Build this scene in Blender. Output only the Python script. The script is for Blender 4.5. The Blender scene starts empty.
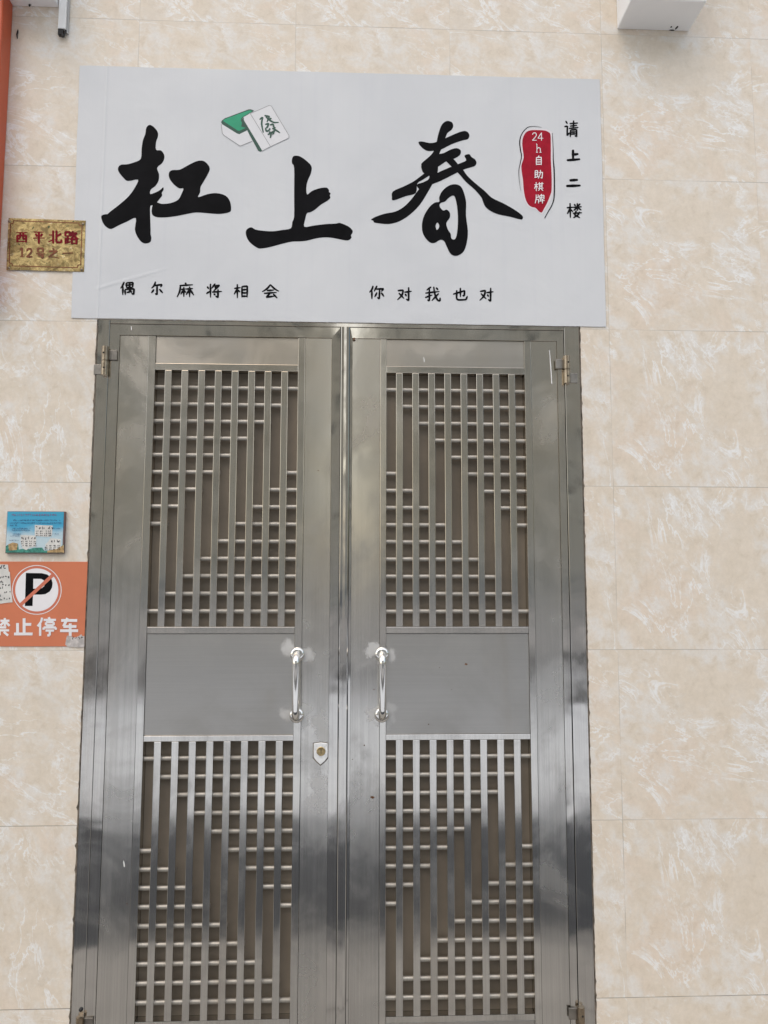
import bpy, bmesh, math, random
from mathutils import Vector, Matrix
from mathutils.geometry import tessellate_polygon
random.seed(7)
S = bpy.context.scene
COL = S.collection
R = math.radians

# ------------------------------------------------------------------ camera
CAM_LOC = Vector((0.0, -2.4, 1.56))
PITCH, YAW, ROLL, FPX = R(5.6), R(2.3), R(0.1), 769.0
FW = Vector((math.sin(YAW)*math.cos(PITCH), math.cos(YAW)*math.cos(PITCH), math.sin(PITCH)))
RT0 = Vector((math.cos(YAW), -math.sin(YAW), 0))
UP0 = RT0.cross(FW)
RT = RT0*math.cos(ROLL) + UP0*math.sin(ROLL)
UP = UP0*math.cos(ROLL) - RT0*math.sin(ROLL)
cd = bpy.data.cameras.new('camera')
cam = bpy.data.objects.new('camera', cd); COL.objects.link(cam)
cd.sensor_fit = 'VERTICAL'; cd.sensor_height = 34.6; cd.lens = FPX/1024*34.6
cd.clip_start = .05; cd.clip_end = 600
m = Matrix((RT, UP, -FW)).transposed().to_4x4(); m.translation = CAM_LOC
cam.matrix_world = m
S.camera = cam

def wall(u, v, y=0.0):
    """survey of the flat wall: a measured mark (u, v) of the photo -> metres (x, z) on the plane at depth y"""
    r = FW*FPX + RT*(u-384) - UP*(v-512)
    t = (y-CAM_LOC.y)/r.y
    return CAM_LOC.x+r.x*t, CAM_LOC.z+r.z*t

# ------------------------------------------------------------------ mesh helpers
class MB:
    """collects shapes in world metres and links them as ONE mesh object"""
    def __init__(s): s.v = []; s.f = []; s.sm = []
    def add(s, vs, fs, smooth=False):
        o = len(s.v); s.v += [tuple(p) for p in vs]
        s.f += [tuple(i+o for i in f) for f in fs]; s.sm += [smooth]*len(fs)
    def box(s, x0, x1, y0, y1, z0, z1, bev=0.0012, seg=2):
        bm = bmesh.new(); bmesh.ops.create_cube(bm, size=1)
        for v in bm.verts:
            v.co = Vector(((x0+x1)/2+v.co.x*(x1-x0), (y0+y1)/2+v.co.y*(y1-y0), (z0+z1)/2+v.co.z*(z1-z0)))
        if bev: bmesh.ops.bevel(bm, geom=bm.edges[:], offset=bev, segments=seg, profile=.5, affect='EDGES')
        s.bm(bm)
    def bm(s, bm, smooth=False):
        bm.verts.index_update()
        s.add([v.co.copy() for v in bm.verts], [[v.index for v in f.verts] for f in bm.faces], smooth); bm.free()
    def prism(s, poly, y0, y1, bev=0.0):
        """poly in (x, z), extruded from y0 to y1"""
        bm = bmesh.new()
        a = [bm.verts.new((p[0], y0, p[1])) for p in poly]; f = bm.faces.new(a)
        e = bmesh.ops.extrude_face_region(bm, geom=[f])
        for g in e['geom']:
            if isinstance(g, bmesh.types.BMVert): g.co.y = y1
        bmesh.ops.recalc_face_normals(bm, faces=bm.faces[:])
        if bev: bmesh.ops.bevel(bm, geom=bm.edges[:], offset=bev, segments=2, profile=.5, affect='EDGES')
        s.bm(bm)
    def extr(s, prof, axis, a, b, ma=0, mb=0):
        """profile of (t, y) swept along z (axis 'z': t is x) or along x (axis 'x': t is z); ma/mb: mitre slopes at the ends"""
        n = len(prof); t0 = prof[0][0]; vs = []
        for k, end in enumerate((a, b)):
            for (t, y) in prof:
                e = end + (t-t0)*(ma if k == 0 else mb)
                vs.append((t, y, e) if axis == 'z' else (e, y, t))
        fs = [(i, (i+1) % n, n+(i+1) % n, n+i) for i in range(n)]
        fs += [tuple(range(n)), tuple(range(2*n-1, n-1, -1))]
        s.add(vs, fs)
    def tube(s, pts, r, n=14, cap=True):
        pts = [Vector(p) for p in pts]; rings = []; prev = None
        rr = r if isinstance(r, (list, tuple)) else [r]*len(pts)
        for i, p in enumerate(pts):
            d = (pts[min(i+1, len(pts)-1)]-pts[max(i-1, 0)]).normalized()
            if prev is None:
                q = Vector((0, 0, 1)) if abs(d.z) < .9 else Vector((1, 0, 0)); nx = d.cross(q).normalized()
            else: nx = (prev-d*prev.dot(d)).normalized()
            prev = nx; ny = d.cross(nx)
            rings.append([p+(nx*math.cos(a)+ny*math.sin(a))*rr[i] for a in [2*math.pi*k/n for k in range(n)]])
        vs = [q for ri in rings for q in ri]; fs = []
        for i in range(len(rings)-1):
            for k in range(n):
                fs.append((i*n+k, i*n+(k+1) % n, (i+1)*n+(k+1) % n, (i+1)*n+k))
        s.add(vs, fs, True)
        if cap: s.add(rings[0], [tuple(range(n))]); s.add(rings[-1], [tuple(range(n))])
    def lathe_y(s, cx, cz, prof, n=28):
        """prof: (radius, y) turned round an axis along y"""
        vs = [(cx+r*math.cos(2*math.pi*k/n), y, cz+r*math.sin(2*math.pi*k/n)) for (r, y) in prof for k in range(n)]
        fs = [(i*n+k, i*n+(k+1) % n, (i+1)*n+(k+1) % n, (i+1)*n+k) for i in range(len(prof)-1) for k in range(n)]
        s.add(vs, fs, True); s.add(vs[-n:], [tuple(range(n))])
    def flat(s, loops, y):
        """filled flat outline; further loops are holes; points (x, z)"""
        L = [[Vector((p[0], p[1], 0)) for p in lp] for lp in loops]
        tr = tessellate_polygon(L); fl = [p for lp in L for p in lp]
        s.add([(p.x, y, p.y) for p in fl], tr)
    def build(s, name, mat, parent=None, label=None):
        me = bpy.data.meshes.new(name)
        off = Vector((0, 0, 0)); q = parent
        while q is not None: off += q.location; q = q.parent
        me.from_pydata([tuple(Vector(p)-off) for p in s.v], [], s.f)
        me.polygons.foreach_set('use_smooth', s.sm)
        bm = bmesh.new(); bm.from_mesh(me)
        bmesh.ops.recalc_face_normals(bm, faces=bm.faces[:])
        bm.to_mesh(me); bm.free(); me.update()
        me.materials.append(mat)
        o = bpy.data.objects.new(name, me); COL.objects.link(o)
        if parent is not None: o.parent = parent
        if label: o['label'] = label
        return o

def tag(o, label, cat, group=None, kind=None):
    o['label'] = label; o['category'] = cat
    if group: o['group'] = group
    if kind: o['kind'] = kind
    return o
def thing(name, label, cat, loc, group=None):
    o = bpy.data.objects.new(name, None); COL.objects.link(o); o.location = loc
    o.empty_display_size = .1
    return tag(o, label, cat, group)

def catmull(pts, closed=True, sub=3):
    n = len(pts); out = []
    for i in range(n if closed else n-1):
        g = (lambda k: pts[k % n]) if closed else (lambda k: pts[max(0, min(n-1, k))])
        p0, p1, p2, p3 = g(i-1), g(i), g(i+1), g(i+2)
        for j in range(sub):
            t = j/sub
            out.append(tuple(.5*(2*p1[c]+(p2[c]-p0[c])*t+(2*p0[c]-5*p1[c]+4*p2[c]-p3[c])*t*t+(3*p1[c]-p0[c]-3*p2[c]+p3[c])*t**3) for c in (0, 1)))
    if not closed: out.append(tuple(pts[-1]))
    return out

# ------------------------------------------------------------------ material helpers
class Mat:
    def __init__(s, name):
        s.m = bpy.data.materials.new(name); s.m.use_nodes = True
        s.t = s.m.node_tree; s.p = s.t.nodes['Principled BSDF']
    def n(s, typ, **kw):
        nd = s.t.nodes.new(typ)
        for k, v in kw.items(): setattr(nd, k, v)
        return nd
    def lk(s, a, b): s.t.links.new(a, b)
    def put(s, sock, v):
        if hasattr(v, 'is_linked') or isinstance(v, bpy.types.NodeSocket): s.lk(v, sock)
        else: sock.default_value = v
    def math(s, op, a, b=0.0, c=None, clamp=False):
        nd = s.n('ShaderNodeMath', operation=op, use_clamp=clamp)
        s.put(nd.inputs[0], a); s.put(nd.inputs[1], b)
        if c is not None: s.put(nd.inputs[2], c)
        return nd.outputs[0]
    def ss(s, x, a, b, o0=0.0, o1=1.0):
        nd = s.n('ShaderNodeMapRange', interpolation_type='SMOOTHSTEP')
        s.put(nd.inputs['Value'], x)
        for k, v in zip(('From Min', 'From Max', 'To Min', 'To Max'), (a, b, o0, o1)): s.put(nd.inputs[k], v)
        return nd.outputs[0]
    def mix(s, f, a, b, mode='MIX'):
        nd = s.n('ShaderNodeMix', data_type='RGBA', blend_type=mode)
        s.put(nd.inputs[0], f)
        for k, v in ((6, a), (7, b)): s.put(nd.inputs[k], v if not isinstance(v, tuple) else (*v, 1)[:4])
        return nd.outputs[2]
    def pos(s):
        g = s.n('ShaderNodeNewGeometry'); x = s.n('ShaderNodeSeparateXYZ'); s.lk(g.outputs['Position'], x.inputs[0])
        return g.outputs['Position'], x.outputs
    def noise(s, vec, scale, detail=4, rough=.55, dist=0.0, sc=None, off=None):
        if sc or off:
            mp = s.n('ShaderNodeMapping'); s.lk(vec, mp.inputs[0])
            if sc: mp.inputs['Scale'].default_value = sc
            if off: mp.inputs['Location'].default_value = off
            vec = mp.outputs[0]
        nd = s.n('ShaderNodeTexNoise'); s.lk(vec, nd.inputs['Vector'])
        nd.inputs['Scale'].default_value = scale; nd.inputs['Detail'].default_value = detail
        nd.inputs['Roughness'].default_value = rough; nd.inputs['Distortion'].default_value = dist
        return nd.outputs[0]
    def bump(s, h, strength, dist=.01):
        b = s.n('ShaderNodeBump'); b.inputs['Strength'].default_value = strength; b.inputs['Distance'].default_value = dist
        s.lk(h, b.inputs['Height']); s.lk(b.outputs[0], s.p.inputs['Normal'])

def plain(name, col, rough=.6, metal=0.0, var=.12, scale=6, spec=.4, bump=0.0):
    M = Mat(name); P, xyz = M.pos()
    nz = M.noise(P, scale, 5, .6)
    f = M.ss(nz, .3, .7)
    d = tuple(c*(1-var) for c in col); l = tuple(min(1, c*(1+var)) for c in col)
    M.lk(M.mix(f, d, l), M.p.inputs['Base Color'])
    M.p.inputs['Roughness'].default_value = rough; M.p.inputs['Metallic'].default_value = metal
    M.p.inputs['Specular IOR Level'].default_value = spec
    if bump: M.bump(M.noise(P, scale*8, 4), bump, .003)
    return M.m

# ------------------------------------------------------------------ materials
TX, TZ, TS = .828, .340, .514          # tile grid of the wall

def tile_material():
    M = Mat('marble_tile'); P, xyz = M.pos()
    gx = M.math('DIVIDE', M.math('SUBTRACT', xyz[0], TX), TS)
    gz = M.math('DIVIDE', M.math('SUBTRACT', xyz[2], TZ), TS)
    fx, fz = M.math('FRACT', gx), M.math('FRACT', gz)
    ix, iz = M.math('FLOOR', gx), M.math('FLOOR', gz)
    e = lambda k: M.math('COMPARE', iz, float(k), .1)
    rot = M.math('ADD', M.math('ADD', e(0), e(2)), e(3), clamp=True)
    inv = M.math('SUBTRACT', 1.0, rot)
    a = M.math('ADD', M.math('MULTIPLY', fx, inv), M.math('MULTIPLY', fz, rot))
    b = M.math('ADD', M.math('MULTIPLY', fz, inv), M.math('MULTIPLY', fx, rot))
    cv = M.n('ShaderNodeCombineXYZ'); M.lk(a, cv.inputs[0]); M.lk(b, cv.inputs[1])
    left = M.math('LESS_THAN', ix, -.5)
    seed = M.math('ADD', M.math('MULTIPLY', left, 4.3), M.math('MULTIPLY', M.math('GREATER_THAN', ix, .5), 7.7))
    M.lk(M.math('ADD', seed, 2.35), cv.inputs[2])
    V = cv.outputs[0]
    # shear the pattern so that the veins run down to the right
    mp = M.n('ShaderNodeMapping'); M.lk(V, mp.inputs[0]); mp.inputs['Rotation'].default_value = (0, 0, R(24)); V = mp.outputs[0]
    cloud = M.noise(V, 3.6, 7, .66, .4, sc=(1, 1.5, 1))
    fine = M.noise(V, 11, 6, .62, .3)
    warm = M.noise(V, 3.4, 3, .5, .2, off=(5, 3, 1))
    base = M.mix(M.ss(fine, .3, .7), (.70, .615, .50), (.765, .682, .572))
    base = M.mix(M.ss(warm, .5, .72, 0, .36), base, (.76, .625, .505))
    base = M.mix(M.ss(warm, .47, .30, 0, .5), base, (.69, .63, .545))
    def vein(scale, off, w0, dist, sc=(1, 1.8, 1)):
        nz = M.noise(V, scale, 8, .64, dist, sc=sc, off=off)
        d = M.math('ABSOLUTE', M.math('SUBTRACT', nz, .5))
        return M.ss(d, w0, w0*.12)
    patch = M.ss(M.noise(V, 3.1, 4, .6, .3, off=(1, 7, 0)), .46, .60)
    patch2 = M.ss(M.noise(V, 2.4, 4, .6, .3, off=(9, 2, 0)), .46, .60)
    v1 = M.math('MULTIPLY', vein(1.5, (3, 1, 0), .019, .9), patch)
    v2 = M.math('MULTIPLY', vein(2.7, (7, 5, 0), .017, .6), patch2)
    fl = M.math('MULTIPLY', M.ss(cloud, .44, .62), M.ss(fine, .34, .62))
    fl = M.math('MULTIPLY', fl, .70)
    c = M.mix(fl, base, (.775, .765, .735))
    c = M.mix(M.math('MULTIPLY', M.math('MAXIMUM', v1, v2), M.ss(fine, .3, .55, .25, .85)), c, (.86, .865, .855))
    # joints: thin, uneven, partly filled
    ex = M.math('MULTIPLY', M.math('MINIMUM', fx, M.math('SUBTRACT', 1.0, fx)), TS)
    ez = M.math('MULTIPLY', M.math('MINIMUM', fz, M.math('SUBTRACT', 1.0, fz)), TS)
    big = M.noise(P, 3.3, 3, .6)
    jv = M.math('MULTIPLY', M.ss(ex, .0014, .0006), M.ss(big, .40, .62, .05, .6))
    jh = M.math('MULTIPLY', M.ss(ez, .0016, .0007), M.ss(M.noise(P, 2.1, 3, .6, off=(4, 0, 8)), .36, .6, .12, .85))
    low = M.ss(xyz[2], 1.2, .4, .55, 1)
    j = M.math('MULTIPLY', M.math('MAXIMUM', jv, jh), low)
    c = M.mix(j, c, (.17, .14, .11))
    # light grime: darker film near the top and drip streaks
    st = M.noise(P, 1, 4, .6, sc=(26, 1, 1.1))
    c = M.mix(M.math('MULTIPLY', M.ss(st, .55, .8), .10), c, (.38, .34, .29))
    sp = M.noise(P, 150, 2, .5)
    c = M.mix(M.ss(sp, .74, .84, 0, .4), c, (.25, .21, .17))
    c = M.mix(M.ss(M.noise(P, 85, 5, .75), .35, .7, 0, .20), c, (.48, .42, .34))
    M.lk(c, M.p.inputs['Base Color'])
    M.lk(M.ss(fine, .3, .7, .26, .42), M.p.inputs['Roughness'])
    M.p.inputs['Specular IOR Level'].default_value = .3
    h = M.math('SUBTRACT', M.math('MULTIPLY', M.noise(P, 1.6, 2), .6), M.math('MULTIPLY', j, .5))
    M.bump(h, .12, .002)
    return M.m

def steel_material(name, rough, base=(.63, .615, .58), grain='z', wob=.25, stains=(), tint_top=True, grainy=.5):
    M = Mat(name); P, xyz = M.pos()
    sc = (260, 260, 2.2) if grain == 'z' else (2.2, 260, 260)
    g = M.noise(P, 1, 3, .6, sc=sc)
    g2 = M.noise(P, 1, 3, .6, sc=(sc[0]*.14, 30, sc[2]*.5) if grain == 'z' else (1.2, 30, sc[2]*.14))
    smear = M.noise(P, 4.2, 5, .62, .7)
    blot = M.noise(P, 2.1, 4, .6, .4, off=(3, 3, 3))
    ga = .09 if grain == 'z' else .035
    col = M.mix(M.ss(g, .25, .75), tuple(c*(1-ga) for c in base), tuple(min(1, c*(1+ga)) for c in base))
    col = M.mix(M.ss(smear, .40, .74, 0, .42), col, tuple(c*.78 for c in base))
    if tint_top:                       # warmer, slightly darker tint higher up on the door
        col = M.mix(M.math('MULTIPLY', M.ss(xyz[2], 1.25, 1.9), M.ss(blot, .3, .7, .55, 1)), col, tuple(c*k for c, k in zip(base, (.95, .87, .75))))
    col = M.mix(M.ss(M.noise(P, 1, 5, .6, sc=(7, 7, 1.3)), .50, .80, 0, .22), col, (.40, .32, .22))
    rg = M.math('ADD', M.ss(g2, .3, .7, rough*.95, rough*1.05), M.ss(smear, .4, .72, -.02, .14))
    metal = 1.0
    if stains:                         # dried milky residue round the fittings
        acc = None
        wn = M.noise(P, 38, 5, .65)
        for (x, z, r, k) in stains:
            dx = M.math('SUBTRACT', xyz[0], x); dz = M.math('SUBTRACT', xyz[2], z)
            d = M.math('SQRT', M.math('ADD', M.math('MULTIPLY', dx, dx), M.math('MULTIPLY', M.math('MULTIPLY', dz, dz), 1.0)))
            d = M.math('ADD', d, M.math('MULTIPLY', M.math('SUBTRACT', wn, .5), r*2.2))
            q = M.ss(d, r*1.05, r*.40, 0, k)
            acc = q if acc is None else M.math('MAXIMUM', acc, q)
        col = M.mix(acc, col, (.62, .615, .60))
        rg = M.math('ADD', rg, M.math('MULTIPLY', acc, .3))
        M.lk(M.math('SUBTRACT', 1.0, M.math('MULTIPLY', acc, .75)), M.p.inputs['Metallic'])
    else: M.p.inputs['Metallic'].default_value = 1.0
    M.lk(col, M.p.inputs['Base Color']); M.lk(rg, M.p.inputs['Roughness'])
    h = M.math('ADD', M.math('MULTIPLY', M.noise(P, 2.6, 3, .5, .3), 1.0), M.math('MULTIPLY', g, .004*grainy))
    M.bump(h, wob, .012)
    return M.m

def banner_material():
    M = Mat('banner_vinyl'); P, xyz = M.pos()
    nz = M.noise(P, 2.2, 4, .55); f2 = M.noise(P, 1, 3, .6, sc=(40, 1, .8))
    c = M.mix(M.ss(nz, .3, .7), (.60, .612, .625), (.648, .658, .665))
    c = M.mix(M.ss(f2, .5, .75, 0, .18), c, (.55, .56, .60))
    M.lk(c, M.p.inputs['Base Color']); M.p.inputs['Roughness'].default_value = .48
    M.p.inputs['Specular IOR Level'].default_value = .3
    cr = M.ss(M.math('ABSOLUTE', M.math('SUBTRACT', xyz[0], M.math('ADD', -.812, M.math('MULTIPLY', xyz[2], .0)))), .0, .006, 1, 0)
    d = M.math('ABSOLUTE', M.math('SUBTRACT', M.math('SUBTRACT', xyz[2], 2.50), M.math('MULTIPLY', M.math('ADD', xyz[0], .83), .32)))
    dg = M.math('MULTIPLY', M.ss(d, 0, .010, 1, 0), M.math('MULTIPLY', M.ss(xyz[0], -.55, -.70), M.ss(xyz[0], -.84, -.80)))
    h = M.math('ADD', M.noise(P, 3, 4, .5, .5), M.math('ADD', M.math('MULTIPLY', cr, .12), M.math('MULTIPLY', dg, .10)))
    h = M.math('ADD', h, M.math('MULTIPLY', M.noise(P, 1, 3, .5, sc=(24, 1, 1.5)), .12))
    M.bump(h, .55, .012)
    return M.m

def gold_material():
    M = Mat('gold_plate'); P, xyz = M.pos()
    a = M.noise(P, 17, 5, .6, 1.2); b = M.noise(P, 34, 4, .6, .8)
    c = M.mix(M.ss(a, .42, .6), (.56, .43, .19), (.36, .26, .11))
    c = M.mix(M.ss(b, .50, .64, 0, .85), c, (.16, .115, .05))
    c = M.mix(M.ss(M.noise(P, 9, 4, .6, 1.5, off=(2, 0, 4)), .50, .62, 0, .7), c, (.20, .15, .06))
    c = M.mix(M.ss(M.noise(P, 45, 3, .6), .60, .72, 0, .6), c, (.70, .62, .40))
    c = M.mix(M.ss(M.noise(P, 60, 3), .66, .72, 0, .9), c, (.045, .07, .035))
    M.lk(c, M.p.inputs['Base Color']); M.p.inputs['Metallic'].default_value = .75
    M.lk(M.ss(b, .3, .7, .16, .5), M.p.inputs['Roughness'])
    M.bump(M.noise(P, 14, 4, .6, .8), .5, .004)
    return M.m

def info_material(x0, x1, z0, z1):
    M = Mat('notice_print'); P, xyz = M.pos()
    t = M.math('DIVIDE', M.math('SUBTRACT', xyz[2], z0), z1-z0)
    nz = M.noise(P, 22, 4, .6)
    tt = M.math('ADD', t, M.math('MULTIPLY', M.math('SUBTRACT', nz, .5), .35))
    c = M.mix(M.ss(tt, .36, .68), (.50, .62, .66), (.06, .36, .56))
    c = M.mix(M.ss(t, .72, 1.0, 0, .6), c, (.05, .33, .47))
    M.lk(c, M.p.inputs['Base Color']); M.p.inputs['Roughness'].default_value = .3
    return M.m

def ground_material(name, c0, c1, scale=3, grid=None):
    M = Mat(name); P, xyz = M.pos()
    c = M.mix(M.ss(M.noise(P, scale, 8, .65), .3, .7), c0, c1)
    if grid:
        fx = M.math('FRACT', M.math('DIVIDE', xyz[0], grid)); fy = M.math('FRACT', M.math('DIVIDE', xyz[1], grid))
        e = M.math('MINIMUM', M.math('MINIMUM', fx, M.math('SUBTRACT', 1.0, fx)), M.math('MINIMUM', fy, M.math('SUBTRACT', 1.0, fy)))
        c = M.mix(M.ss(e, .012, .006), c, tuple(k*.4 for k in c0))
    M.lk(c, M.p.inputs['Base Color']); M.p.inputs['Roughness'].default_value = .75
    M.bump(M.noise(P, scale*20, 4), .3, .004)
    return M.m

m_tile = tile_material()
HX = (-.169, .091)                     # handle axes
milky = []
for hx in HX:
    milky += [(hx-.026, 1.372, .030, .7), (hx+.026, 1.352, .026, .7), (hx, 1.345, .026, .6), (hx-.028, 1.172, .026, .65), (hx+.012, 1.152, .030, .65), (hx+.026, 1.19, .024, .55)]
milky += [(-.100, 1.150, .035, .40), (-.092, 1.115, .030, .35), (-.10, .97, .035, .40), (-.105, .91, .04, .35), (-.09, .935, .035, .35)]
m_stile = steel_material('brushed_steel', .18, stains=milky, wob=.10)
m_panel = steel_material('satin_sheet_steel', .32, base=(.50, .487, .462), grain='x', wob=.10, stains=milky)
m_polish = steel_material('polished_steel', .09, base=(.62, .605, .575), wob=.42)
m_slat = steel_material('slat_steel', .12, base=(.64, .625, .59), wob=.10)
m_rod = steel_material('rod_steel', .58, base=(.47, .445, .40), wob=.05, tint_top=False)
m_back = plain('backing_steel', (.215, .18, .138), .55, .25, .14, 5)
m_chrome = plain('chrome', (.80, .78, .74), .08, 1.0, .05)
m_brass = plain('worn_brass', (.33, .265, .19), .28, 1.0, .25, 60)
m_hleaf = plain('hinge_leaf_steel', (.30, .28, .25), .4, 1.0, .2, 30)
m_lock = plain('lock_plate', (.82, .82, .80), .25, .4, .12, 80)
m_lockb = plain('lock_brass', (.55, .42, .22), .3, 1.0, .2, 90)
m_dark = plain('black_plastic', (.012, .012, .012), .4)
m_gap = plain('dark_gap', (.02, .018, .015), .9)
m_seal = plain('old_sealant', (.13, .105, .08), .8, 0, .6, 40)
m_white = plain('white_paint', (.90, .90, .90), .6, 0, .04, 2, .3, .05)
m_conduit = plain('white_plastic', (.84, .84, .82), .4, 0, .05)
m_drip = plain('white_drip', (.78, .78, .76), .6)
m_banner = banner_material()
m_ink = plain('black_ink', (.006, .006, .007), .55, 0, .25, 12, .05)
m_red = plain('seal_red', (.34, .008, .024), .55, 0, .12, 30, .12)
m_halo = plain('seal_rim', (.72, .66, .68), .45, 0, .03)
m_wink = plain('white_ink', (.80, .78, .78), .5, 0, .05)
m_green = plain('tile_green', (.012, .30, .155), .45, 0, .08, 20)
m_dgreen = plain('tile_dark_green', (.020, .075, .052), .45, 0, .08, 20)
m_face = plain('tile_white', (.68, .68, .69), .45, 0, .02)
m_greyline = plain('tile_line', (.20, .20, .20), .5)
m_gold = gold_material()
m_pred = plain('plate_red', (.17, .003, .010), .6, 0, .35, 90, .15)
m_brown = plain('plate_brown', (.17, .05, .018), .5, .2, .3, 60)
m_orange = plain('sign_orange', (.60, .185, .09), .5, 0, .05, 5)
m_orbox = plain('lightbox_orange', (.52, .095, .035), .4, 0, .08, 4)
m_pslash = plain('slash_orange', (.60, .17, .10), .5, 0, .05)
m_paper = plain('torn_paper', (.66, .645, .60), .8, 0, .10, 25)
m_paper2 = plain('scuffed_paper', (.50, .465, .44), .8, 0, .25, 60)

# ------------------------------------------------------------------ the building wall and porch
DX0, DX1, DZ1 = -.811, .729, 2.4045    # opening for the door
bld = thing('building_front', 'beige marble tiled shopfront wall with white ceiling beams around the steel door', 'building', (0, 0, 0))
w = MB()
def ragged(x, side):                  # the tile edge beside the door is chipped
    n = 150; return [(x + side*abs(random.gauss(0, .0011)), DZ1*i/n) for i in range(n+1)]
lft = ragged(DX0-.003, -1); rgt = ragged(DX1+.003, 1)
def strip(edge, xo):
    vs = []; fs = []
    for (x, z) in edge: vs += [(x, 0, z), (xo, 0, z), (x, .05, z)]
    for i in range(len(edge)-1):
        fs += [(3*i, 3*i+1, 3*i+4, 3*i+3), (3*i, 3*i+3, 3*i+5, 3*i+2)]
    w.add(vs, fs)
strip(lft, -12); strip(rgt, 12)
zt = DZ1+.003
w.add([(-12, 0, DZ1), (12, 0, DZ1), (12, 0, 3.9), (-12, 0, 3.9)], [(0, 1, 2, 3)])
w.add([(DX0-.003, 0, DZ1), (DX1+.003, 0, DZ1), (DX1+.003, .05, DZ1), (DX0-.003, .05, DZ1)], [(0, 1, 2, 3)])
w.build('tiled_wall', m_tile, bld)
c = MB(); c.box(-12, 12, -.11, .3, 3.9, 4.05, .005); c.build('unseen_shade_slab', m_white, bld)  # unseen slab, its depth set for the shade it throws on the wall
bx0, bz = wall(617, 29.5); bx1, _ = wall(688.7, 30.5)
b = MB(); b.box(bx0, bx1, -.137, -.0005, bz, 3.899, .004)
beam = b.build('ceiling_beam', m_white, bld)
f = MB()
for (du, dv, r) in ((668, 27.5, 3), (671, 24.5, 2.6), (674, 25, 2), (664, 29.0, 1.6)):
    pass
fx, _ = wall(671, 29.5)
for (ox, oy, sx, sy) in ((0, -.006, .010, .003), (.012, -.018, .004, .009), (-.008, -.020, .003, .004)):
    f.add([(fx+ox+sx*math.cos(a)*(.7+.5*random.random()), oy+sy*math.sin(a)*(.7+.5*random.random()), bz-.0006) for a in [k*.7 for k in range(9)]], [tuple(range(9))])
f.build('chipped_paint', m_gap, beam)
bx0, bz2 = wall(12, 6.5); bx1, _ = wall(59, 6.5)
b = MB(); b.box(bx0, bx1, -.15, -.0005, bz2, 3.899, .004); b.build('ceiling_beam', m_white, bld)
b = MB(); b.box(-12, -.83, -.004, .04, 0, .10, .002); b.box(.75, 12, -.004, .04, 0, .10, .002)
b.build('skirting', plain('skirting_stone', (.12, .10, .09), .4), bld)
# flat sheet painted near black for the unlit stair hall behind the door
h = MB(); h.add([(-1.2, .06, 0), (1.2, .06, 0), (1.2, .06, 2.6), (-1.2, .06, 2.6)], [(0, 1, 2, 3)]); h.build('dark_hall_sheet', m_gap, bld)

# ------------------------------------------------------------------ the steel double door
door = thing('double_door', 'brushed stainless steel double door with geometric lattice panels and two pull handles', 'door', (-.04, 0, 0))
XM = (-.0425, -.0145)                  # centre astragal
b = MB()
JL, JR, HZ = -.7735, .6795, 2.3915     # inner edges of jambs, underside of head
def jamb(x0, x1, z0, z1): b.box(x0, x1, .0005, .055, z0, z1, .0006, 1)
jamb(DX0, JL-.001, 0, DZ1-.001); jamb(JR+.001, DX1, 0, DZ1-.001)
b.box(JL, JR, .0005, .055, HZ, DZ1-.001, .0006, 1)
frame = b.build('door_frame', m_polish, door)
b = MB(); b.box(JL, JR, .0, .055, 0, .035, .003); b.build('threshold', m_stile, door)
# ragged sealant in the joint between frame and tiles
b = MB()
for (x, sd) in ((DX0-.0005, -1), (DX1+.0005, 1)):
    n = 240; vs = []
    for i in range(n+1):
        z = 2.39*i/n; wd = .0028+.0008*max(0, random.gauss(0, 1))+(.003 if random.random() < .03 else 0)
        vs += [(x+sd*wd, -.0006, z), (x-sd*.0008, -.0009, z)]
    b.add(vs, [(2*i, 2*i+1, 2*i+3, 2*i+2) for i in range(n)])
b.build('sealant', m_seal, door)

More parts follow.
